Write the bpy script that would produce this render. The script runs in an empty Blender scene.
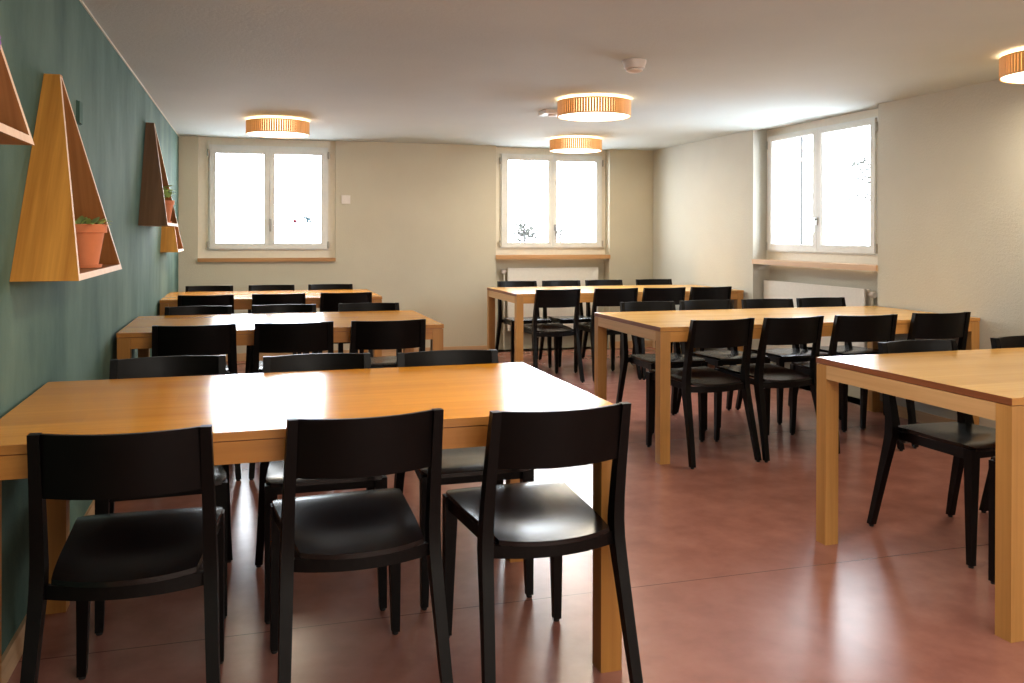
import bpy, bmesh, math, random
from mathutils import Vector, Matrix
R = math.radians
random.seed(7)
scn = bpy.context.scene
COL = scn.collection

# ------------------------------------------------------------------ materials
def new_mat(name):
    m = bpy.data.materials.new(name); m.use_nodes = True
    nt = m.node_tree; b = nt.nodes['Principled BSDF']
    return m, nt, b
def srgb(r, g, b):
    f = lambda c: (c/255/12.92) if c/255 <= .04045 else ((c/255+.055)/1.055)**2.4
    return (f(r), f(g), f(b), 1)
def N(nt, t, **kw):
    n = nt.nodes.new(t)
    for k, v in kw.items():
        if k in n.inputs.keys() if isinstance(k, str) else False: n.inputs[k].default_value = v
        else: setattr(n, k, v)
    return n
def ramp(nt, fac, stops):
    r = nt.nodes.new('ShaderNodeValToRGB'); e = r.color_ramp.elements
    while len(e) < len(stops): e.new(.5)
    for el, (p, c) in zip(e, stops): el.position = p; el.color = c
    nt.links.new(fac, r.inputs[0]); return r.outputs[0]
def mix(nt, f, a, b, mode='MIX'):
    m = nt.nodes.new('ShaderNodeMix'); m.data_type = 'RGBA'; m.blend_type = mode
    for s, v in ((m.inputs[0], f), (m.inputs[6], a), (m.inputs[7], b)):
        if hasattr(v, 'links'): nt.links.new(v, s)
        else: s.default_value = v
    return m.outputs[2]
def math_(nt, op, a, b=None):
    m = nt.nodes.new('ShaderNodeMath'); m.operation = op
    for s, v in zip(m.inputs, (a, b)):
        if v is None: continue
        if hasattr(v, 'links'): nt.links.new(v, s)
        else: s.default_value = v
    return m.outputs[0]
def coords(nt, scale=(1, 1, 1), rot=(0, 0, 0)):
    tc = nt.nodes.new('ShaderNodeTexCoord'); mp = nt.nodes.new('ShaderNodeMapping')
    mp.inputs['Scale'].default_value = scale; mp.inputs['Rotation'].default_value = rot
    nt.links.new(tc.outputs['Object'], mp.inputs[0]); return mp.outputs[0]
def noise(nt, vec, scale, detail=4, rough=.5, dist=0):
    n = nt.nodes.new('ShaderNodeTexNoise')
    n.inputs['Scale'].default_value = scale; n.inputs['Detail'].default_value = detail
    n.inputs['Roughness'].default_value = rough; n.inputs['Distortion'].default_value = dist
    nt.links.new(vec, n.inputs['Vector']); return n.outputs[0]
def bump(nt, b, h, strength=.3, dist=.01):
    n = nt.nodes.new('ShaderNodeBump'); n.inputs['Strength'].default_value = strength
    n.inputs['Distance'].default_value = dist; nt.links.new(h, n.inputs['Height'])
    nt.links.new(n.outputs[0], b.inputs['Normal'])

def plaster(name, c1, c2, bscale=90, bstr=.35, bdist=.004, big=1.2, rough=.85, sc=(1, 1, 1)):
    m, nt, b = new_mat(name); v = coords(nt, sc); v0 = coords(nt)
    big_ = noise(nt, v, big, 5, .6)
    nt.links.new(ramp(nt, big_, [(.3, c1), (.7, c2)]), b.inputs['Base Color'])
    b.inputs['Roughness'].default_value = rough
    bump(nt, b, noise(nt, v0, bscale, 6, .7), bstr, bdist)
    return m
def wood(name, c1, c2, axis=0, rough=.35, plank=0.0, coat=0.0, k=1.0, spec=.5):
    """grain runs along axis; plank = width of glued strips across the grain"""
    m, nt, b = new_mat(name)
    s = [28*k, 28*k, 28*k]; s[axis] = (1.1 if plank else .8)*k
    if axis == 2 and k < 1: s[0] = 46; s[1] = 2.2; s[2] = .9      # shelf panels lean, so keep the grain free of the lean
    v = coords(nt, s); s2 = [x*.35 for x in s]; v2 = coords(nt, s2)
    dz = .25 if axis == 2 else 1; n1 = noise(nt, v, 1.0, 6, .62, .6*dz); n2 = noise(nt, v2, 1.0, 3, .5, 1.5*dz)
    g = math_(nt, 'ADD', math_(nt, 'MULTIPLY', n1, .55), math_(nt, 'MULTIPLY', n2, .45))
    col = ramp(nt, g, [(.30, c1), (.68, c2)])
    if plank:
        tc = nt.nodes.new('ShaderNodeTexCoord'); sp = nt.nodes.new('ShaderNodeSeparateXYZ')
        nt.links.new(tc.outputs['Object'], sp.inputs[0])
        across = sp.outputs[1 if axis == 0 else 0]
        fl = math_(nt, 'FLOOR', math_(nt, 'DIVIDE', across, plank))
        al = math_(nt, 'FLOOR', math_(nt, 'ADD', math_(nt, 'DIVIDE', sp.outputs[axis], .83), math_(nt, 'MULTIPLY', fl, .37)))
        wn = nt.nodes.new('ShaderNodeTexWhiteNoise'); wn.noise_dimensions = '2D'
        cb = nt.nodes.new('ShaderNodeCombineXYZ'); nt.links.new(fl, cb.inputs[0]); nt.links.new(al, cb.inputs[1])
        nt.links.new(cb.outputs[0], wn.inputs['Vector'])
        tint = ramp(nt, wn.outputs[0], [(0, (.88, .85, .80, 1)), (1, (1.0, 1.0, 1.0, 1))])
        col = mix(nt, 1.0, col, tint, 'MULTIPLY')
    nt.links.new(col, b.inputs['Base Color'])
    rr = nt.nodes.new('ShaderNodeMapRange'); nt.links.new(n2, rr.inputs[0])
    rr.inputs[3].default_value = rough*.92; rr.inputs[4].default_value = rough*1.1
    nt.links.new(rr.outputs[0], b.inputs['Roughness'])
    if coat:
        b.inputs['Coat Weight'].default_value = coat; b.inputs['Coat Roughness'].default_value = .16
    b.inputs['Specular IOR Level'].default_value = spec
    bump(nt, b, n1, .04, .001)
    return m
def plain(name, c, rough=.5, metal=0, **kw):
    m, nt, b = new_mat(name)
    v = coords(nt); n = noise(nt, v, 35, 3)
    d = tuple(x*.95 for x in c[:3])+(1,)
    nt.links.new(ramp(nt, n, [(.3, d), (.7, c)]), b.inputs['Base Color'])
    b.inputs['Roughness'].default_value = rough; b.inputs['Metallic'].default_value = metal
    for k, x in kw.items(): b.inputs[k.replace('_', ' ')].default_value = x
    return m
def emit(name, c, s):
    m, nt, b = new_mat(name)
    b.inputs['Base Color'].default_value = c
    b.inputs['Emission Color'].default_value = c; b.inputs['Emission Strength'].default_value = s
    return m

M = {}
M['wall'] = plaster('beige_plaster', srgb(194, 186, 166), srgb(202, 195, 175), 70, .45, .006)
M['wall_r'] = plaster('pale_plaster', srgb(191, 188, 177), srgb(199, 197, 186), 60, .5, .006)
M['ceil'] = plaster('ceiling_plaster', srgb(188, 196, 196), srgb(195, 203, 202), 55, .5, .006)
M['green'] = plaster('green_glaze', srgb(56, 81, 72), srgb(98, 120, 106), 45, .35, .004, 2.2, .8, (1, 1, .45))
M['green'].node_tree.nodes['Principled BSDF'].inputs['Specular IOR Level'].default_value = .2
M['cream'] = plain('cream_paint', srgb(226, 219, 203), .5)
M['white'] = plain('white_lacquer', srgb(226, 226, 222), .3)
M['radiator'] = plain('radiator_enamel', srgb(234, 229, 220), .35)
M['plastic'] = plain('white_plastic', srgb(232, 224, 218), .35)
M['hinge'] = plain('grey_hinge_cap', srgb(176, 172, 162), .5)
M['steel'] = plain('brushed_steel', srgb(150, 150, 148), .3, 1)
M['rubber'] = plain('black_rubber', srgb(25, 25, 25), .6)
M['board'] = wood('baseboard_oak', srgb(176, 138, 100), srgb(205, 168, 128), 0, .45)
M['sill'] = wood('sill_oak', srgb(160, 114, 68), srgb(192, 146, 96), 0, .42)
M['sill_r'] = wood('sill_pale_oak', srgb(190, 150, 112), srgb(216, 182, 146), 0, .42)
A1, A2 = srgb(208, 132, 28), srgb(234, 160, 44)
B1, B2c = srgb(224, 166, 88), srgb(244, 194, 112)
M['top_a'] = wood('amber_oak_top', A1, A2, 0, .18, .118, .0, spec=.28)
M['leg_a'] = wood('amber_oak_leg', srgb(148, 96, 38), srgb(192, 134, 64), 2, .4)
M['rail_a'] = wood('amber_oak_rail', srgb(160, 98, 36), srgb(202, 138, 62), 0, .4)
M['raily_a'] = wood('amber_oak_end_rail', srgb(160, 98, 36), srgb(202, 138, 62), 1, .4)
M['top_b'] = wood('honey_oak_top', B1, B2c, 0, .19, .118, .0)
M['leg_b'] = wood('honey_oak_leg', srgb(156, 108, 54), srgb(200, 148, 84), 2, .42)
M['rail_b'] = wood('honey_oak_rail', srgb(168, 114, 54), srgb(210, 152, 82), 0, .42)
M['raily_b'] = wood('honey_oak_end_rail', srgb(184, 138, 88), srgb(220, 178, 128), 1, .42)
M['edge'] = wood('end_grain_edge', srgb(112, 62, 34), srgb(150, 88, 52), 1, .4)
M['shelf_oak'] = wood('shelf_golden_oak', srgb(164, 102, 34), srgb(226, 162, 72), 2, .5, k=.8)
M['shelf_dark'] = wood('shelf_walnut', srgb(100, 72, 52), srgb(146, 110, 82), 2, .5, k=.8)
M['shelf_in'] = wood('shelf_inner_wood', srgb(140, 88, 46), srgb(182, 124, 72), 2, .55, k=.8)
M['pale_edge'] = wood('sanded_pale_edge', srgb(222, 182, 150), srgb(240, 208, 180), 2, .6)
M['terracotta'] = plain('terracotta', srgb(214, 128, 84), .8)
M['soil'] = plain('potting_soil', srgb(60, 42, 30), .95)
M['leaf'] = plain('leaf_green', srgb(176, 198, 112), .5)
M['leaf2'] = plain('leaf_dull_green', srgb(124, 146, 90), .5)
M['petal'] = plain('purple_petal', srgb(150, 50, 170), .5)
M['veneer'] = wood('lamp_veneer_slats', srgb(182, 132, 72), srgb(222, 176, 112), 2, .5)
M['veneer'].node_tree.nodes['Principled BSDF'].inputs['Emission Color'].default_value = srgb(230, 180, 100)
M['veneer'].node_tree.nodes['Principled BSDF'].inputs['Emission Strength'].default_value = .05
M['veneer'].cycles.emission_sampling = 'NONE'
M['glow'] = emit('lamp_liner_glow', (1, .80, .50, 1), 3.4)
M['diffuser'] = emit('lamp_diffuser', (1, .86, .66, 1), 3.0); M['diffuser'].cycles.emission_sampling = 'NONE'
M['sticker_red'] = plain('sticker_red', srgb(190, 90, 120), .6)
M['sticker_blue'] = plain('sticker_blue', srgb(120, 170, 205), .6)
M['sticker_grey'] = plain('sticker_grey', srgb(190, 200, 210), .6)
M['bark'] = plain('dark_bark', srgb(50, 46, 46), .9)
M['outleaf'] = plain('distant_leaves', srgb(38, 40, 36), .95)
M['snow'] = plain('snow_ground', srgb(240, 242, 245), .9)

def chair_mat(name, c, r0, r1, scuff=.5):
    m, nt, b = new_mat(name)
    v = coords(nt); vg = coords(nt, (6, 40, 40)); n1 = noise(nt, vg, 1.5, 5, .6); n2 = noise(nt, v, 9, 5, .65)
    base = ramp(nt, n1, [(.3, tuple(x*.7 for x in c[:3])+(1,)), (.7, c)])
    nt.links.new(base, b.inputs['Base Color'])
    rr = nt.nodes.new('ShaderNodeMapRange'); nt.links.new(n2, rr.inputs[0])
    rr.inputs[1].default_value = .3; rr.inputs[2].default_value = .7
    rr.inputs[3].default_value = r0; rr.inputs[4].default_value = r1
    nt.links.new(rr.outputs[0], b.inputs['Roughness'])
    b.inputs['Specular IOR Level'].default_value = scuff
    bump(nt, b, n1, .06, .001)
    return m
M['black'] = chair_mat('black_stained_wood', srgb(6, 3, 3), .38, .5, .18)
M['blackseat'] = chair_mat('black_polished_seat', srgb(9, 8, 9), .22, .268, .46)

def floor_mat():
    m, nt, b = new_mat('red_brown_floor'); v = coords(nt)
    n1 = noise(nt, v, .8, 5, .6); n2 = noise(nt, v, 6, 4, .6); n3 = noise(nt, v, 2.2, 3, .5)
    c = ramp(nt, n1, [(.28, srgb(140, 90, 80)), (.72, srgb(160, 108, 94))])
    c = mix(nt, .35, c, ramp(nt, n2, [(.35, srgb(128, 80, 70)), (.7, srgb(176, 122, 106))]))
    sp = nt.nodes.new('ShaderNodeSeparateXYZ'); nt.links.new(v, sp.inputs[0])
    y = math_(nt, 'DIVIDE', math_(nt, 'ADD', sp.outputs[1], 20-2.86+1.0), 2.0)
    d = math_(nt, 'ABSOLUTE', math_(nt, 'SUBTRACT', math_(nt, 'FRACT', y), .5))
    line = math_(nt, 'LESS_THAN', d, .0011)
    c = mix(nt, math_(nt, 'MULTIPLY', line, .75), c, srgb(60, 34, 30))
    nt.links.new(c, b.inputs['Base Color'])
    rr = nt.nodes.new('ShaderNodeMapRange'); nt.links.new(n3, rr.inputs[0])
    rr.inputs[1].default_value = .3; rr.inputs[2].default_value = .7
    rr.inputs[3].default_value = .25; rr.inputs[4].default_value = .269; b.inputs['Specular IOR Level'].default_value = .42
    nt.links.new(rr.outputs[0], b.inputs['Roughness'])
    pass
    return m
M['floor'] = floor_mat()
def glass_mat():
    m = bpy.data.materials.new('window_glass'); m.use_nodes = True; nt = m.node_tree; nt.nodes.clear()
    o = nt.nodes.new('ShaderNodeOutputMaterial'); t = nt.nodes.new('ShaderNodeBsdfTransparent')
    g = nt.nodes.new('ShaderNodeBsdfGlossy'); g.inputs['Roughness'].default_value = .03
    lw = nt.nodes.new('ShaderNodeLayerWeight'); lw.inputs[0].default_value = .5
    p5 = math_(nt, 'POWER', lw.outputs['Facing'], 5.0)
    fr = math_(nt, 'ADD', math_(nt, 'MULTIPLY', p5, .9), .035)
    x = nt.nodes.new('ShaderNodeMixShader')
    nt.links.new(fr, x.inputs[0]); nt.links.new(t.outputs[0], x.inputs[1]); nt.links.new(g.outputs[0], x.inputs[2])
    nt.links.new(x.outputs[0], o.inputs[0]); return m
M['glass'] = glass_mat()

# ------------------------------------------------------------------ helpers
def tag(o, label=None, cat=None, group=None, kind=None):
    if label: o['label'] = label
    if cat: o['category'] = cat
    if group: o['group'] = group
    if kind: o['kind'] = kind
    return o
def empty(name, loc=(0, 0, 0), rz=0):
    o = bpy.data.objects.new(name, None); COL.objects.link(o)
    o.empty_display_size = .1; o.location = loc; o.rotation_euler = (0, 0, rz); return o
def obj(name, bm, mats, parent=None, smooth=False, bev=0):
    if bev:
        es = [e for e in bm.edges if len(e.link_faces) == 2 and e.calc_face_angle(0) > .6]
        bmesh.ops.bevel(bm, geom=es, offset=bev, segments=2, affect='EDGES', profile=.7)
    bmesh.ops.recalc_face_normals(bm, faces=bm.faces)
    me = bpy.data.meshes.new(name); bm.to_mesh(me); bm.free()
    for m in (mats if isinstance(mats, (list, tuple)) else [mats]): me.materials.append(m)
    if smooth:
        for p in me.polygons: p.use_smooth = True
        try: me.set_sharp_from_angle(angle=R(40))
        except Exception: pass
    o = bpy.data.objects.new(name, me); COL.objects.link(o)
    if parent: o.parent = parent
    return o
def box(bm, x0, x1, y0, y1, z0, z1, mi=0):
    vs = [bm.verts.new((x, y, z)) for z in (z0, z1) for y in (y0, y1) for x in (x0, x1)]
    for f in ((0, 2, 3, 1), (4, 5, 7, 6), (0, 1, 5, 4), (2, 6, 7, 3), (0, 4, 6, 2), (1, 3, 7, 5)):
        bm.faces.new([vs[i] for i in f]).material_index = mi
    return vs
def hexa(bm, lo, hi):
    """lo, hi: four points each, same winding"""
    a = [bm.verts.new(p) for p in lo]; b = [bm.verts.new(p) for p in hi]
    fs = [bm.faces.new(a[::-1]), bm.faces.new(b)]
    for i in range(4): fs.append(bm.faces.new((a[i], a[(i+1) % 4], b[(i+1) % 4], b[i])))
    return fs
def loft(bm, rings, cap=True, close=True):
    rs = [[bm.verts.new(p) for p in r] for r in rings]
    n = len(rs[0])
    for a, b in zip(rs, rs[1:]):
        for i in range(n if close else n-1): bm.faces.new((a[i], a[(i+1) % n], b[(i+1) % n], b[i]))
    if cap: bm.faces.new(rs[0][::-1]); bm.faces.new(rs[-1])
    return rs
def lathe(bm, prof, n=32, c=(0, 0, 0), cap=True):
    return loft(bm, [[(c[0]+r*math.cos(2*math.pi*i/n), c[1]+r*math.sin(2*math.pi*i/n), c[2]+z) for i in range(n)] for r, z in prof], cap)
def tube(bm, pts, r, n=8, r2=None):
    pts = [Vector(p) for p in pts]; rings = []
    for i, p in enumerate(pts):
        d = (pts[min(i+1, len(pts)-1)]-pts[max(i-1, 0)]).normalized()
        u = d.orthogonal().normalized(); w = d.cross(u)
        if i and abs(u.dot(pu)) < .99:
            u = (pu-d*pu.dot(d)).normalized(); w = d.cross(u)
        pu = u
        rr = r if r2 is None else r+(r2-r)*i/(len(pts)-1)
        rings.append([p+(u*math.cos(2*math.pi*k/n)+w*math.sin(2*math.pi*k/n))*rr for k in range(n)])
    loft(bm, rings)
NB = bmesh.new

# ------------------------------------------------------------------ room
XL, XR, YB, YF, ZC = -.655, 4.30, 9.047, -2.6, 2.186
YAWB = -.0183
def struct(o): o['kind'] = 'structure'; return o
def wall_mesh(s0, s1, openings, thick=.42, z1=ZC+.12):
    """openings: (sa, sb, za, zb, depth) depth None = through; local x = along, y = outward"""
    bm = NB(); eps = 0
    ss = sorted({s0, s1} | {o[i] for o in openings for i in (0, 1)})
    zs = sorted({-.1, z1} | {o[i] for o in openings for i in (2, 3)})
    for a, b in zip(ss, ss[1:]):
        for c, d in zip(zs, zs[1:]):
            t = 0
            for o in openings:
                if a >= o[0]-1e-6 and b <= o[1]+1e-6 and c >= o[2]-1e-6 and d <= o[3]+1e-6:
                    t = o[4]
            if t is None: continue
            box(bm, a, b, t, thick, c, d)
    bmesh.ops.remove_doubles(bm, verts=bm.verts, dist=1e-5)
    # drop coincident inner faces
    bm.verts.index_update(); seen = {}
    for f in list(bm.faces):
        k = tuple(sorted(v.index for v in f.verts))
        seen.setdefault(k, []).append(f)
    bmesh.ops.delete(bm, geom=[f for l in seen.values() if len(l) > 1 for f in l], context='FACES_ONLY')
    return bm
def baseboard(name, segs, place, h=.075, t=.014):
    bm = NB()
    for a, b in segs:
        hexa(bm, [(a, -t, 0), (b, -t, 0), (b, 0, 0), (a, 0, 0)], [(a, -t+.003, h), (b, -t+.003, h), (b, 0, h), (a, 0, h)])
    o = struct(obj(name, bm, M['board'])); o.location, o.rotation_euler = place[0], (0, 0, place[1]); return o
PB = ((XL, YB, 0), YAWB)                    # back wall frame (local x = along, y = outward)
PR = ((XR, 0, 0), R(-90))                   # right wall frame, local x = -world y
PL = ((XL, 0, 0), R(90))                    # left wall frame, local x = world y, y = outward

LB = XR-XL
W1 = (.176, 1.486); W2 = (3.155, 4.444)
ZT = ZC+.12
o = struct(obj('wall_back', wall_mesh(-.5, LB+.55, [(*W1, .985, ZT, None), (W2[0], W2[1], 1.0, ZT, None), (W2[0], W2[1], 0, 1.0, .17)]), M['wall']))
o.location, o.rotation_euler = PB[0], (0, 0, PB[1])
W3 = (-6.912, -5.287)
o = struct(obj('wall_right', wall_mesh(-8.94, 2.6, [(*W3, 1.0, ZT, None), (W3[0], W3[1], 0, 1.0, .17)]), M['wall_r']))
o.location, o.rotation_euler = PR[0], (0, 0, PR[1])
o = struct(obj('wall_left', wall_mesh(YF, YB-.002, []), M['green']))
o.location, o.rotation_euler = PL[0], (0, 0, PL[1])
bm = NB(); box(bm, XL-.4, XR+.4, YF-.2, YF, -.1, ZC+.12); struct(obj('wall_front', bm, M['wall']))
bm = NB(); box(bm, XL-.42, XR+.42, YF-.2, YB+.42, -.12, 0); struct(obj('floor', bm, M['floor']))
bm = NB(); box(bm, XL-.5, XR+.5, YF-.3, YB+.5, ZC, ZC+.2); struct(obj('ceiling', bm, M['ceil']))
baseboard('baseboard_back', [(0, W2[0]), (W2[1], LB)], PB)
baseboard('baseboard_right', [(-8.93, W3[0]), (W3[1], 2.6)], PR)
baseboard('baseboard_left', [(YF, YB-.02)], PL)
# thin shadow-gap trim where the green wall meets the ceiling
bm = NB(); box(bm, YF, YB-.02, -.006, 0, ZC-.008, ZC); o = struct(obj('trim_1', bm, M['cream'])); o.location, o.rotation_euler = PL[0], (0, 0, PL[1])

def ring(bm, x0, x1, z0, z1, y0, y1, w, mi=0):
    l, r, b, t = w
    box(bm, x0, x0+l, y0, y1, z0, z1, mi); box(bm, x1-r, x1, y0, y1, z0, z1, mi)
    box(bm, x0+l, x1-r, y0, y1, z0, z0+b, mi); box(bm, x0+l, x1-r, y0, y1, z1-t, z1, mi)
def window(name, place, op, t, fr, p1, p2, hx, hz, sill, zt=ZC):
    """op: opening (s0,s1); t: depth of the sash plane; fr: frame (s0,s1,z0,z1); p1,p2: panes (s0,s1,z0,z1)"""
    root = empty(name, place[0], place[1]); struct(root)
    z0 = sill[2]
    bm = NB(); ring(bm, op[0], op[1], z0, zt, t+.012, t+.08, (fr[0]-op[0]+.02, op[1]-fr[1]+.02, fr[2]-z0+.02, max(zt-fr[3]+.02, .02)))
    obj('surround', bm, M['cream'], root)
    bm = NB(); ring(bm, fr[0], fr[1], fr[2], fr[3], t, t+.07, (.03, .03, .03, .03)); obj('window_frame', bm, M['white'], root, bev=.003)
    mid = mid_ = (p1[1]+p2[0])/2
    bm = NB(); box(bm, mid_-.025, mid_+.025, t+.046, t+.06, fr[2]+.02, fr[3]-.02); obj('mullion', bm, M['white'], root)
    for i, (p, a, b) in enumerate(((p1, fr[0]+.012, mid-.0015), (p2, mid+.0015, fr[1]-.012))):
        bm = NB(); lo, hi = fr[2]+.012, fr[3]-.012
        ring(bm, a, b, lo, hi, t-.02, t+.045, (p[0]-a-.008, b-p[1]-.008, p[2]-lo-.008, hi-p[3]-.008))
        s = obj('casement', bm, M['white'], root, bev=.003)
        bm = NB(); ring(bm, p[0]-.012, p[1]+.012, p[2]-.012, p[3]+.012, t-.012, t+.02, (.012,)*4); obj('glazing_bead', bm, M['white'], s)
        bm = NB(); box(bm, p[0]-.008, p[1]+.008, t+.008, t+.014, p[2]-.008, p[3]+.008); obj('pane', bm, M['glass'], s)
    bm = NB(); box(bm, hx-.011, hx+.011, t-.028, t-.02, hz-.03, hz+.035); tube(bm, [(hx, t-.02, hz+.018), (hx, t-.06, hz+.018)], .007)
    hexa(bm, [(hx-.009, t-.066, hz-.09), (hx+.009, t-.066, hz-.09), (hx+.009, t-.054, hz-.09), (hx-.009, t-.054, hz-.09)],
         [(hx-.011, t-.068, hz+.03), (hx+.011, t-.068, hz+.03), (hx+.011, t-.054, hz+.03), (hx-.011, t-.054, hz+.03)])
    obj('window_handle', bm, M['steel'], root)
    for x in (fr[0]-.004, fr[1]+.004):
        for z in (fr[2]+.05, fr[3]-.08):
            bm = NB(); lathe(bm, [(.009, -.035), (.009, .035)], 12, (x, t-.014, z)); obj('hinge', bm, M['hinge'], root, True)
    # wooden sill board
    bm = NB(); box(bm, op[0]-sill[3], op[1]+sill[4], -sill[0], t+.02, sill[1], sill[2]); obj('window_sill', bm, M['sill_r' if name == 'window_3' else 'sill'], root, bev=.003)
    return root
w1 = window('window_1', PB, W1, .03, (.271, 1.414, 1.086, 2.117), (.340, .791, 1.154, 2.033), (.894, 1.344, 1.154, 2.036), .853, 1.36,
       (.035, .972, 1.008, 0, 0))
w2 = window('window_2', PB, W2, .12, (3.232, 4.400, 1.098, 2.118), (3.319, 3.773, 1.162, 2.05), (3.870, 4.328, 1.164, 2.05), 3.845, 1.32,
       (.012, .985, 1.028, 0, .006))
w3 = window('window_3', PR, W3, .125, (-6.86, -5.44, 1.10, 2.125), (-6.79, -6.205, 1.172, 2.075), (-6.08, -5.51, 1.172, 2.07), -6.135, 1.36,
       (.012, .993, 1.033, .0, .0))

# sticker marks on the right pane of window 1 (part of the pane)
def disc(bm, x, z, r, y, n=16):
    bm.faces.new([bm.verts.new((x+r*math.cos(2*math.pi*i/n), y, z+r*math.sin(2*math.pi*i/n))) for i in range(n)])
ys = .037
st = empty('window_sticker'); st.location, st.rotation_euler = PB[0], (0, 0, PB[1])
bm = NB(); disc(bm, 1.092, 1.372, .021, ys); obj('red_dot', bm, M['sticker_red'], st)
bm = NB()
for q, (dx, dz, r) in enumerate(((-.01, .022, .018), (.016, .012, .018), (-.004, -.004, .014), (.028, -.014, .016), (.005, -.02, .014), (-.032, .024, .013))):
    disc(bm, 1.212+dx, 1.385+dz, r, ys-.0002*q, 6)
obj('emblem', bm, M['sticker_blue'], st)
for z, x0, x1 in ((1.328, .98, 1.10), (1.292, .98, 1.175), (1.278, .99, 1.13), (1.40, .955, 1.02)):
    x = x0; bm = NB()
    while x < x1:
        w = random.uniform(.006, .018); box(bm, x, x+w, ys-.0004, ys, z, z+random.choice((.006, .008))); x += w+.005
    obj('lettering', bm, M['sticker_grey'], st)
tag(st, 'small faded sticker with a red dot and blue emblem on the left window pane', 'sticker')

# scuff-free details: switch and painted-over cover
sw = empty('light_switch', (0, 0, 0)); sw.location, sw.rotation_euler = PB[0], (0, 0, PB[1])
tag(sw, 'white square double light switch on the beige wall beside the left window', 'switch')
bm = NB(); box(bm, 1.544, 1.632, -.012, 0, 1.552, 1.638); obj('switch_plate', bm, M['plastic'], sw, bev=.003)
for a, b in ((1.551, 1.587), (1.589, 1.625)):
    bm = NB(); box(bm, a, b, -.017, -.010, 1.559, 1.631); obj('rocker', bm, M['plastic'], sw, bev=.002)
M['green2'] = plain('green_paint_cover', srgb(74, 100, 90), .9, Specular_IOR_Level=.2)
cv = empty('wall_cover_plate', (0, 0, 0)); cv.location, cv.rotation_euler = PL[0], (0, 0, PL[1])
tag(cv, 'narrow green painted cover box on the green wall between the two big triangle shelves', 'cover plate')
bm = NB(); box(bm, 3.82, 3.885, -.012, -.004, 1.683, 1.768); obj('cover', bm, M['green2'], cv, bev=.003)
bm = NB(); box(bm, 3.817, 3.888, -.005, 0, 1.680, 1.771); obj('backplate', bm, M['green2'], cv)

# ------------------------------------------------------------------ radiators
def radiator(place, s0, s1, z0, z1, yb, label, valve_left):
    root = empty('radiator', place[0], place[1]); tag(root, label, 'radiator')
    yb -= .003; yf = yb-.085
    bm = NB(); box(bm, s0, s1, yf, yf+.012, z0, z1); obj('front_panel', bm, M['radiator'], root, bev=.004)
    bm = NB(); box(bm, s0+.01, s1-.01, yb-.035, yb-.02, z0+.01, z1-.01); obj('rear_panel', bm, M['radiator'], root)
    bm = NB()
    for i in range(int((s1-s0)/.03)):
        x = s0+.015+i*.03
        box(bm, x, x+.004, yf+.012, yb-.035, z1-.02, z1-.004)
    box(bm, s0+.004, s1-.004, yf+.012, yf+.02, z1-.022, z1-.002); box(bm, s0+.004, s1-.004, yb-.043, yb-.035, z1-.022, z1-.002)
    obj('top_grille', bm, M['radiator'], root)
    for x in (s0+.12, s1-.15):
        bm = NB(); box(bm, x, x+.03, yb-.02, yb, z0+.05, z1-.08); obj('bracket', bm, M['radiator'], root)
    sx = -1 if valve_left else 1
    xe = s0 if valve_left else s1
    bm = NB(); tube(bm, [(xe, yf+.045, z1-.04), (xe+sx*.03, yf+.045, z1-.04), (xe+sx*.03, yf+.045, .004)], .010)
    obj('pipe', bm, M['cream'], root, True)
    bm = NB()
    loft(bm, [[(xe+sx*a, yf+.045-dr*math.cos(t), z1-.04+dr*math.sin(t)) for t in [2*math.pi*i/20 for i in range(20)]] for a, dr in ((.012, .016), (.014, .021), (.055, .024), (.062, .019))])
    obj('valve_knob', bm, M['plastic'], root, True)
    for x in (s0+.07, s1-.07):
        bm = NB(); tube(bm, [(x, yf+.04, z0), (x, yf+.04, .003)], .008); obj('pipe', bm, M['cream'], root, True)
radiator(PB, 3.310, 4.345, .215, .888, .17, 'white panel radiator in the niche under the back wall window', True)
radiator(PR, -6.87, -5.53, .20, .848, .17, 'white panel radiator in the niche under the right wall window', False)

# ------------------------------------------------------------------ tables
def table(x, y, a, L, W, pal, label, H=.75, lw=.064):
    root = empty('dining_table', (x, y, 0), a); tag(root, label, 'table', 'oak dining tables')
    tt, ah = .022, .056
    bm = NB(); vs = box(bm, 0, L, 0, W, H-tt, H)
    for f in bm.faces:
        n = f.calc_center_median()
        if abs(n.x) < 1e-5 or abs(n.x-L) < 1e-5: f.material_index = 1
        elif abs(n.z-H+tt/2) < 1e-4: f.material_index = 2
    obj('tabletop', bm, [M['top_'+pal], M['edge'], M['rail_'+pal]], root, bev=.0025)
    g = .002; zt = H-tt-.003
    for px in (0, L-lw):
        for py in (0, W-lw):
            bm = NB(); box(bm, px+g, px+lw-g, py+g, py+lw-g, .0, zt); obj('leg', bm, M['leg_'+pal], root, bev=.003)
    for py in (g, W-.028):
        bm = NB(); box(bm, lw-g+.001, L-lw+g-.001, py, py+.026, zt-ah, zt); obj('rail', bm, M['rail_'+pal], root, bev=.002)
    for px in (g, L-.028):
        bm = NB(); box(bm, px, px+.026, lw-g+.001, W-lw+g-.001, zt-ah, zt); obj('end_rail', bm, M['raily_'+pal], root, bev=.002)
    bm = NB(); box(bm, g+.006, L-g-.006, g+.006, W-g-.006, zt, H-tt); obj('shadow_gap', bm, M['edge'], root)
    return root
WT = .95
table(-.634, 2.308, .009, 1.660, WT, 'a', 'amber oak dining table nearest the camera on the left with bright glare', .75, .068)
table(-.632, 4.755, .004, 1.66, WT, 'a', 'oak dining table in the middle of the left row beside the green wall')
table(-.640, 7.023, 0, 1.655, WT, 'a', 'oak dining table at the back left under the left window')
table(2.135, 7.031, .0, 2.145, WT, 'b', 'long oak dining table at the back right under the second window')
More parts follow.
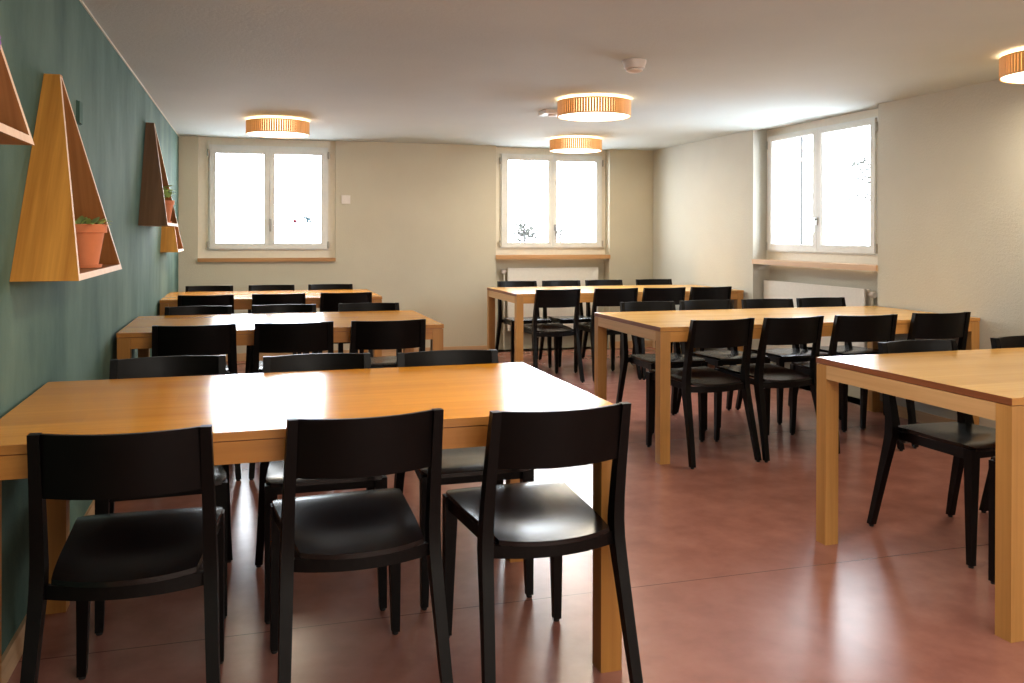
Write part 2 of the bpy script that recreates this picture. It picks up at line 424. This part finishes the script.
table(2.136, 4.348, .003, 2.155, WT, 'b', 'long honey oak dining table in the middle of the right row', .745)
table(2.235, 2.144, .017, 2.035, WT, 'b', 'honey oak dining table at the right edge with a reddish top edge')

# ------------------------------------------------------------------ chairs
def seat_bm():
    bm = NB(); nu, nv = 16, 14
    def pt(u, v, bot=0):
        # u -1..1 across, v 0..1 rear -> front
        hw = .160+.035*v**.8
        y = .058+v*.455
        if v < .3: y -= .034*(1-u*u)*(1-v/.3)
        if v > .9: hw -= .018*((v-.9)/.1)**2
        if v > .9: y -= .006*abs(u)**6
        x = u*hw
        z = .437+.024*v
        z -= .013*math.exp(-((v-.36)/.26)**2)*(1-abs(u)**2.2)
        z += .006*math.exp(-((v-.2)/.3)**2)*abs(u)**3
        z -= .010*max(0, (v-.86)/.14)**2
        return (x, y, z-bot)
    top = [[bm.verts.new(pt(-1+2*i/nu, j/nv)) for i in range(nu+1)] for j in range(nv+1)]
    bo = [[bm.verts.new(pt(-1+2*i/nu, j/nv, .013)) for i in range(nu+1)] for j in range(nv+1)]
    for g in (top, bo):
        for j in range(nv):
            for i in range(nu): bm.faces.new((g[j][i], g[j][i+1], g[j+1][i+1], g[j+1][i]))
    def rim(seq_t, seq_b):
        for k in range(len(seq_t)-1): bm.faces.new((seq_t[k], seq_t[k+1], seq_b[k+1], seq_b[k]))
    rim(top[0], bo[0]); rim(top[-1], bo[-1]); rim([r[0] for r in top], [r[0] for r in bo]); rim([r[-1] for r in top], [r[-1] for r in bo])
    return bm
def frame_bm():
    bm = NB()
    # curved rear rail
    n = 12; A = []; B = []
    for i in range(n+1):
        u = -1+2*i/n; x = u*.178; y = .066-.032*(1-u*u)
        A.append((x, y)); B.append((x, y+.022))
    rings = [[(a[0], a[1], .392-.004*(1-(2*i/n-1)**2)), (a[0], a[1], .424), (b[0], b[1], .4215), (b[0], b[1], .392)] for i, (a, b) in enumerate(zip(A, B))]
    loft(bm, rings)
    for s in (-1, 1):   # side rails
        xo, xi = .160*s, .146*s; xo2, xi2 = .187*s, .172*s
        hexa(bm, [(xo, .085, .392), (xo2, .475, .402), (xi2, .475, .402), (xi, .085, .392)],
             [(xo, .085, .424), (xo2, .475, .4455), (xi2, .475, .4435), (xi, .085, .4215)])
    hexa(bm, [(-.168, .47, .408), (.168, .47, .408), (.168, .488, .408), (-.168, .488, .408)],
         [(-.168, .47, .4415), (.168, .47, .4415), (.168, .488, .4405), (-.168, .488, .4405)])
    return bm
def front_leg_bm(s):
    bm = NB()
    def rg(z, w, yf): xo = .195*s; xi = (.195-w)*s; return [(xo, yf-w, z), (xi, yf-w, z), (xi, yf, z), (xo, yf, z)]
    loft(bm, [rg(.010, .024, .503), (rg(.20, .031, .503)), rg(.37, .038, .504), rg(.4425, .040, .504)])
    return bm
LEGP = [(.010, -.030, -.004), (.10, -.011, .018), (.20, .011, .044), (.30, .033, .071), (.36, .046, .089), (.41, .055, .102), (.46, .057, .100),
        (.52, .052, .090), (.60, .039, .074), (.70, .0195, .049), (.79, .000, .027)]
def rear_leg_bm(s):
    bm = NB(); rings = []
    for z, a, b in LEGP:
        xo = .226-.019*(z/.43)**.8 if z < .43 else .207-.0095*((z-.43)/.36)
        w = .028+.004*(z/.43) if z < .43 else .032-.007*((z-.43)/.36)
        rings.append([(xo*s, a, z), ((xo-w)*s, a, z), ((xo-w)*s, b, z), (xo*s, b, z)])
    loft(bm, rings); return bm
def back_bm():
    bm = NB(); nu, nz = 20, 6; w = .1745; t = .013
    def pt(u, k, fr):
        z = .636+(.789-.636)*k
        yb = .034-(z-.62)/.17*.030        # follows the rake of the posts
        x = u*(w+.003*(1-k))
        y = yb-.046*(1-u*u)+.006+(t if fr else 0)
        return (x, y, z)
    g = [[[bm.verts.new(pt(-1+2*i/nu, j/nz, f)) for i in range(nu+1)] for j in range(nz+1)] for f in (0, 1)]
    for f in (0, 1):
        for j in range(nz):
            for i in range(nu): bm.faces.new((g[f][j][i], g[f][j][i+1], g[f][j+1][i+1], g[f][j+1][i]))
    def rim(a, b):
        for k in range(len(a)-1): bm.faces.new((a[k], a[k+1], b[k+1], b[k]))
    rim(g[0][0], g[1][0]); rim(g[0][-1], g[1][-1]); rim([r[0] for r in g[0]], [r[0] for r in g[1]]); rim([r[-1] for r in g[0]], [r[-1] for r in g[1]])
    return bm
chair0 = empty('dining_chair')
CH = []
def build_chair():
    obj('seat', seat_bm(), M['blackseat'], chair0, True)
    obj('backrest', back_bm(), M['black'], chair0, True)
    obj('seat_frame', frame_bm(), M['black'], chair0, False, .002)
    for s in (-1, 1):
        for bm, gy in ((front_leg_bm(s), .491), (rear_leg_bm(s), -.0165)):
            l = obj('leg', bm, M['black'], chair0, True, .003)
            gx = .183*s if gy > .1 else (.211*s)
            b2 = NB(); lathe(b2, [(.0085, 0), (.010, .002), (.010, .011)], 12, (gx, gy, 0)); obj('foot_glide', b2, M['rubber'], l, True)
        b3 = NB(); box(b3, .135*s if s > 0 else -.160, .160*s if s > 0 else -.135, .10, .125, .382, .392); obj('corner_bracket', b3, M['steel'], chair0)
build_chair()
first = [True]
def place_chair(x, y, rz, label, group):
    if first[0]: c = chair0; first[0] = False
    else:
        c = chair0.copy(); COL.objects.link(c)
        for ch in CH:
            d = ch.copy(); COL.objects.link(d); d.parent = c
            for g in SUB[ch.name]:
                e = g.copy(); COL.objects.link(e); e.parent = d
    c.location = (x, y, 0); c.rotation_euler = (0, 0, R(rz)); tag(c, label, 'chair', group)
    return c
CH = [o for o in COL.objects if o.parent == chair0]
SUB = {c.name: [o for o in COL.objects if o.parent == c] for c in CH}
ROWS = {
 'An': [(-0.283, 2.205, -2.3), (0.288, 2.233, 3.7), (0.795, 2.183, 2.9)],
 'Af': [(-0.283, 3.484, 2.5), (0.247, 3.412, -0.4), (0.742, 3.377, 0)],
 'B2n': [(-0.262, 4.668, 0.8), (0.223, 4.667, -0.1), (0.712, 4.664, 0.9)],
 'B2f': [(-0.304, 5.873, -0.1), (0.218, 5.871, -0.2), (0.758, 5.865, -0.1)],
 'B3n': [(-0.31, 6.936, -0.0), (0.217, 6.957, -0.1), (0.727, 6.957, 0.2)],
 'B3f': [(-0.334, 8.173, -0.1), (0.191, 8.176, 0.0), (0.708, 8.179, -0.1)],
 'R3n': [(2.485, 6.958, 3.0), (3.015, 6.966, 1.0), (3.466, 6.958, 1.5), (3.925, 6.966, 1.0)],
 'R3f': [(2.519, 8.293, -0.5), (2.982, 8.303, -0.1), (3.440, 8.305, 0.1), (4.006, 8.328, 0.2)],
 'R2n': [(2.474, 4.257, 4.6), (2.932, 4.272, 5.0), (3.41, 4.272, -3.0), (3.955, 4.287, -1.1)],
 'R2f': [(2.605, 5.515, -1.0), (3.062, 5.546, 1.6), (3.555, 5.541, -2.5), (4.014, 5.56, 0)],
 'R1f': [(2.774, 3.170, 1.0), (3.385, 3.182, 1.0)],
 'R1n': [(2.742, 2.04, 0)],
}
TXT = {
 'An': ('front left table', 'near side'), 'Af': ('front left table', 'far side'),
 'B2n': ('middle left table', 'near side'), 'B2f': ('middle left table', 'far side'),
 'B3n': ('back left table', 'near side'), 'B3f': ('back left table', 'far side'),
 'R3n': ('back right table', 'near side'), 'R3f': ('back right table', 'far side'),
 'R2n': ('middle right table', 'near side'), 'R2f': ('middle right table', 'far side'),
 'R1f': ('right edge table', 'far side'), 'R1n': ('right edge table', 'near side')}
NTH = {3: ['leftmost', 'middle', 'rightmost'], 4: ['leftmost', 'second from left', 'third from left', 'rightmost'], 2: ['left', 'right'], 1: ['only']}
for k, lst in ROWS.items():
    tb, side = TXT[k]
    for i, (x, y, a) in enumerate(lst):
        if k == 'R1n': lab = 'black wooden chair mostly cut off behind the near leg of the right edge table'
        elif len(lst) == 2: lab = 'black wooden chair %s of the two on the far side of the %s' % (NTH[2][i], tb)
        else: lab = 'black wooden chair, %s on the %s of the %s' % (NTH[len(lst)][i], side, tb)
        place_chair(x, y, a+(180 if k[-1] == 'f' else 0), lab, 'black wooden dining chairs')

# ------------------------------------------------------------------ triangle shelves
def shelf(y0, z0, B, H, D0, D1, mat, label):
    root = empty('triangle_shelf', (XL+.001, y0, z0)); tag(root, label, 'shelf', 'triangle wall shelves')
    t = .019; ax = B/2; tw = .020
    sl = t*math.hypot(H, ax)/H
    def pan(pts, name, mm):
        """pts: (y,z) quad; extruded from wall to depth(z)"""
        bm = NB(); dep = lambda z: D0+(D1-D0)*z/H
        fs = hexa(bm, [(0, y, z) for y, z in pts], [(dep(z), y, z) for y, z in pts])
        fs[1].material_index = 1
        fs[4].material_index = 0
        return obj(name, bm, mm, root)
    mm = [mat[0], M['pale_edge']]
    near = [(0, 0), (sl, 0), (ax-tw+sl, H), (ax-tw, H)]
    far = [(B-sl, 0), (B, 0), (ax+tw, H), (ax+tw-sl, H)]
    pan(near, 'side_panel', mm); pan(far, 'side_panel', [mat[1], M['pale_edge']])
    k = lambda z: (ax-tw)/H*z
    pan([(sl, 0), (B-sl, 0), (B-sl-k(t), t), (sl+k(t), t)], 'bottom_panel', [mat[1], M['pale_edge']])
    bm = NB(); box(bm, 0, D1+.001, ax-tw+.001, ax+tw-.001, H-.004, H+.002); obj('top_cap', bm, mm, root)
    return root
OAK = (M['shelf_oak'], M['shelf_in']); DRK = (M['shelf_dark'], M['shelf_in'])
shelf(2.81, 1.108, .905, .665, .18, .048, OAK, 'golden oak triangle shelf on the green wall holding the larger potted plant')
shelf(5.83, 1.296, .86, .678, .169, .05, DRK, 'dark walnut triangle shelf on the green wall with a small leafy pot')
shelf(7.22, 1.103, .60, .46, .13, .045, OAK, 'small golden oak triangle shelf low on the green wall nearest the corner')
shelf(1.372, 1.448, .885, .677, .18, .052, DRK, 'triangle shelf cut off by the left edge with a purple flower')

def flowerpot(x, y, z, r, h, label, kind):
    root = empty('potted_plant', (x, y, z)); tag(root, label, 'plant')
    bm = NB(); lathe(bm, [(r*.50, 0), (r*.74, .001), (r*.78, .012), (r*.70, .012), (r*.66, .006), (r*.3, .006)], 32); obj('saucer', bm, M['terracotta'], root, True)
    rim = h*.2; b = .008
    bm = NB(); lathe(bm, [(r*.3, b), (r*.60, b), (r*.86, h-rim), (r*.97, h-rim+.001), (r, h), (r*.88, h), (r*.84, h-.02), (r*.2, h-.021)], 36); obj('flowerpot', bm, M['terracotta'], root, True)
    bm = NB(); lathe(bm, [(.01, h-.02), (r*.84, h-.016), (r*.80, h-.012), (.01, h-.009)], 24); obj('soil', bm, M['soil'], root, True)
    def leaf(p, az, el, L, w, mat, curl):
        bm = NB(); n = 7; L_ = []; R_ = []; C_ = []
        pos = Vector(p); e = el
        for i in range(n+1):
            t = i/n; ww = w*math.sin(math.pi*min(1, .12+t*.88))**.8
            d = Vector((math.cos(az)*math.cos(e), math.sin(az)*math.cos(e), math.sin(e)))
            sd = Vector((-math.sin(az), math.cos(az), 0)); up = sd.cross(d)
            C_.append(bm.verts.new(pos)); L_.append(bm.verts.new(pos+sd*ww-up*-.15*ww)); R_.append(bm.verts.new(pos-sd*ww-up*-.15*ww))
            pos = pos+d*(L/n); e -= curl/n
        for i in range(n):
            bm.faces.new((L_[i], C_[i], C_[i+1], L_[i+1])); bm.faces.new((C_[i], R_[i], R_[i+1], C_[i+1]))
        obj('leaf', bm, mat, root, True)
    zt = h-.012
    return root, leaf, zt, kind
root, leaf, zt, _ = flowerpot(-.545, 3.33, 1.108+.0195, .073, .150, 'terracotta pot with a sparse curling green plant on the golden oak shelf', 0)
for i in range(17):
    az = i*2.4; rr = random.uniform(.015, .05)
    leaf((rr*math.cos(az), rr*math.sin(az), zt), az+random.uniform(-.5, .5), random.uniform(.7, 1.4), random.uniform(.045, .072), random.uniform(.012, .017), M['leaf'] if i % 3 else M['leaf2'], random.uniform(.6, 2.0))
root, leaf, zt, _ = flowerpot(-.548, 6.26, 1.296+.0195, .070, .150, 'small terracotta pot with bright leafy shoots on the dark walnut shelf', 0)
bm = NB(); tube(bm, [(0, 0, zt), (.01, -.01, zt+.05), (.01, 0, zt+.09)], .003, 6); obj('stem', bm, M['leaf'], root, True)
for i in range(20):
    az = i*2.4; hgt = random.uniform(.02, .10)
    leaf((.008, -.004, zt+hgt), az, random.uniform(-.1, .7), random.uniform(.06, .095), .027, M['leaf'], random.uniform(.5, 1.4))
root, leaf, zt, _ = flowerpot(-.555, 1.80, 1.452+.0195, .068, .140, 'potted purple flower inside the triangle shelf at the left edge', 0)
for i in range(8):
    leaf((0, 0, zt), i*.9, random.uniform(.4, 1.1), .09, .014, M['leaf2'], 1.2)
bm = NB(); tube(bm, [(0, 0, zt), (.01, .10, zt+.045), (.045, .17, zt+.045), (.055, .212, zt+.035)], .0025, 6); obj('stem', bm, M['leaf2'], root, True)
bm = NB()
for i in range(7):
    a = i*2*math.pi/7
    bmesh.ops.create_icosphere(bm, subdivisions=2, radius=.013, matrix=Matrix.Translation((.055, .214+.011*math.cos(a), zt+.035+.013*math.sin(a))))
obj('flower', bm, M['petal'], root, True)

# ------------------------------------------------------------------ ceiling lamps
def lamp(x, y, label, r=.254, zb=2.062, zt=2.168):
    root = empty('ceiling_lamp', (x, y, ZC)); tag(root, label, 'lamp', 'slatted round ceiling lamps')
    z0, z1 = zb-ZC, zt-ZC
    n = 84; bm = NB()
    for i in range(n):
        a = 2*math.pi*i/n; hw = math.pi*r/n*.80
        ca, sa = math.cos(a), math.sin(a)
        def P(rr, s, z): return (ca*rr-sa*s, sa*rr+ca*s, z)
        hexa(bm, [P(r-.005, -hw, z0), P(r, -hw, z0), P(r, hw, z0), P(r-.005, hw, z0)], [P(r-.005, -hw, z1), P(r, -hw, z1), P(r, hw, z1), P(r-.005, hw, z1)])
    obj('slatted_shade', bm, M['veneer'], root)
    bm = NB()
    for zz in (z0, z1-.008):
        lathe(bm, [(r-.005, zz), (r-.001, zz), (r-.001, zz+.008), (r-.005, zz+.008), (r-.005, zz)], 64, cap=False)
    obj('hoop', bm, M['veneer'], root)
    bm = NB(); lathe(bm, [(r-.009, z0+.006), (r-.009, z1-.002), (r-.014, z1-.002), (r-.014, z0+.006), (r-.009, z0+.006)], 64, cap=False); obj('liner', bm, M['glow'], root, True)
    bm = NB(); lathe(bm, [(r-.010, z0+.002), (r-.010, z0+.005)], 64); obj('diffuser', bm, M['diffuser'], root)
    bm = NB(); lathe(bm, [(.06, z1-.07), (.075, -.001)], 32); obj('ceiling_mount', bm, M['plastic'], root, True)
    ld = bpy.data.lights.new('lamp_bulb', 'AREA'); ld.shape = 'DISK'; ld.size = 2*(r-.018); ld.energy = 9.5; ld.color = (1, .86, .64)
    lo = bpy.data.objects.new('lamp_bulb', ld); COL.objects.link(lo); lo.parent = root; lo.location = (0, 0, z0-.001)
lamp(.223, 7.51, 'round slatted wood ceiling lamp above the left window')
lamp(2.285, 5.69, 'largest looking round slatted ceiling lamp, beside the flat detector')
lamp(3.047, 8.06, 'round slatted ceiling lamp hanging in front of the second window')
lamp(3.924, 3.504, 'round slatted ceiling lamp cut off by the right edge of the photo')

# detectors
d = empty('smoke_detector', (1.985, 4.365, ZC)); tag(d, 'white domed smoke detector on the ceiling in front of the lamps', 'detector')
bm = NB(); lathe(bm, [(.064, 0), (.064, -.012), (.055, -.042), (.050, -.045)], 32); obj('housing', bm, M['plastic'], d, True)
bm = NB(); lathe(bm, [(.034, -.044), (.034, -.049)], 24); obj('sensor_gap', bm, M['rubber'], d)
bm = NB(); lathe(bm, [(.046, -.049), (.044, -.056), (.030, -.064), (.004, -.066)], 32); obj('dome', bm, M['plastic'], d, True)
d = empty('ceiling_detector', (2.205, 6.33, ZC)); tag(d, 'flat pale detector box on the ceiling left of the big round lamp', 'detector')
bm = NB(); box(bm, -.085, .085, -.085, .085, -.03, 0); obj('housing', bm, M['plastic'], d, bev=.008)
bm = NB(); lathe(bm, [(.04, -.029), (.036, -.040), (.01, -.043)], 24); obj('lens', bm, M['plastic'], d, True)

# ------------------------------------------------------------------ outside
bm = NB(); box(bm, -14, 30, -10, 34, -.6, -.5); struct(obj('ground_outside', bm, M['snow']))
def tree(x, y, z0, h, seed, label, spread=1.0, low=.25, nleaf=14, nb=20):
    rnd = random.Random(seed); root = empty('bare_tree', (x, y, z0)); tag(root, label, 'tree')
    bm = NB(); lf = NB()
    tube(bm, [(0, 0, 0), (.05, .02, h*.5), (0, 0, h)], .05, 7, .015)
    for i in range(nb):
        zb = h*rnd.uniform(low, .95); az = rnd.uniform(0, 6.28); L = spread*rnd.uniform(.4, 1)
        p = [(0, 0, zb)]; q = Vector(p[0])
        for k in range(5):
            q = q+Vector((math.cos(az+rnd.uniform(-.4, .4))*L/5, math.sin(az+rnd.uniform(-.4, .4))*L/5, rnd.uniform(-.02, .12)*L)); p.append(tuple(q))
        tube(bm, p, .014, 5, .004)
        for k in range(nleaf):
            a = Vector(p[rnd.randrange(2, 6)])+Vector([rnd.gauss(0, .07) for _ in range(3)])
            u = Vector([rnd.gauss(0, 1) for _ in range(3)]).normalized()*.05; w = u.orthogonal().normalized()*.03
            vs = [lf.verts.new(a-u), lf.verts.new(a+w), lf.verts.new(a+u), lf.verts.new(a-w)]; lf.faces.new(vs)
    obj('trunk', bm, M['bark'], root, True)
    obj('foliage', lf, M['outleaf'], root)
tree(4.44, 14.2, -.5, 1.95, 3, 'faint leafy shrub low in the left half of the second window', .17, .86, 10, 14)
tree(5.08, 14.2, -.5, 1.84, 8, 'very faint small shrub low in the right half of the second window', .09, .95, 5, 5)
tree(10.35, 12.8, -.5, 3.3, 5, 'faint leafy branches seen through the right wall window', .62, .66)
lp = empty('street_lamp', (10.55, 15.2, -.5)); tag(lp, 'thin dark lamp post seen through the right wall window', 'street lamp')
bm = NB(); tube(bm, [(0, 0, 0), (0, 0, 5.2)], .035, 10, .03); obj('pole', bm, plain('pole_grey', srgb(22, 22, 24), .8), lp, True)
bm = NB(); lathe(bm, [(.05, 5.2), (.2, 5.3), (.22, 5.5), (.05, 5.6)], 16); obj('lantern', bm, M['steel'], lp, True)

# ------------------------------------------------------------------ light
w = bpy.data.worlds.new('overcast_sky'); scn.world = w; w.use_nodes = True
bg = w.node_tree.nodes['Background']; bg.inputs[0].default_value = (.87, .94, 1, 1); bg.inputs[1].default_value = 15
def area(name, loc, rot, sx, sy, e, c, portal=False, spread=180):
    l = bpy.data.lights.new(name, 'AREA'); l.shape = 'RECTANGLE'; l.size = sx; l.size_y = sy; l.energy = e; l.color = c
    if portal: l.cycles.is_portal = True
    o = bpy.data.objects.new(name, l); COL.objects.link(o); o.location = loc; o.rotation_euler = rot; return o
area('window_portal', (.19, YB+.12, 1.6), (R(-90), 0, 0), 1.2, 1.1, 1, (1, 1, 1), True)
area('window_portal', (3.2, YB+.16, 1.6), (R(-90), 0, 0), 1.2, 1.1, 1, (1, 1, 1), True)
area('window_portal', (XR+.22, 6.15, 1.62), (R(90), 0, R(90)), 1.5, 1.1, 1, (1, 1, 1), True)
area('room_fill', (1.8, -.9, 2.1), (0, 0, 0), 3.2, 2.0, 55, (1, .92, .82))
area('ceiling_fill', (1.8, -1.2, .6), (R(180), 0, 0), 3.4, 2.2, 62, (.95, .97, 1))  # added upward fill behind the camera to brighten the ceiling
area('room_fill', (1.8, -2.3, 1.3), (R(75), 0, 0), 3.6, 1.6, 20, (1, .93, .85))

ld = bpy.data.lights.new('near_table_fill', 'AREA'); ld.shape = 'DISK'; ld.size = .45; ld.energy = 16; ld.color = (1, .88, .68)  # added fill disc above the near left table, no lamp fitting built there
lo = bpy.data.objects.new('near_table_fill', ld); COL.objects.link(lo); lo.location = (1.0, 2.35, 2.06)
# ------------------------------------------------------------------ camera
f_, yaw, pitch, roll, hc, sh = 881.34, .289504, -.0024587, .0029936, 1.246089, -104.717
cy, sy = math.cos(yaw), math.sin(yaw)
fw = Vector((sy*math.cos(pitch), cy*math.cos(pitch), math.sin(pitch))); r0 = Vector((cy, -sy, 0)); u0 = r0.cross(fw)
rr_ = r0*math.cos(roll)+u0*math.sin(roll); uu_ = -r0*math.sin(roll)+u0*math.cos(roll)
cd = bpy.data.cameras.new('camera'); cam = bpy.data.objects.new('camera', cd); COL.objects.link(cam)
m = Matrix((rr_, uu_, -fw)).transposed().to_4x4(); m.translation = (0, 0, hc); cam.matrix_world = m
cd.sensor_width = 36; cd.lens = 36*f_/1024; cd.shift_y = sh/1024; cd.clip_start = .05
scn.camera = cam
scn.view_settings.view_transform = 'Standard'; scn.view_settings.look = 'None'
scn.view_settings.exposure = .7; scn.view_settings.gamma = 1.0
scn.cycles.max_bounces = 10; scn.cycles.diffuse_bounces = 6; scn.cycles.glossy_bounces = 5; scn.cycles.transparent_max_bounces = 12
scn.cycles.sample_clamp_indirect = 3
scn.cycles.use_adaptive_sampling = False
scn.cycles.use_guiding = True
scn.cycles.use_denoising = True
scn.cycles.denoising_prefilter = 'ACCURATE'
scn.cycles.denoising_input_passes = 'RGB_ALBEDO_NORMAL'
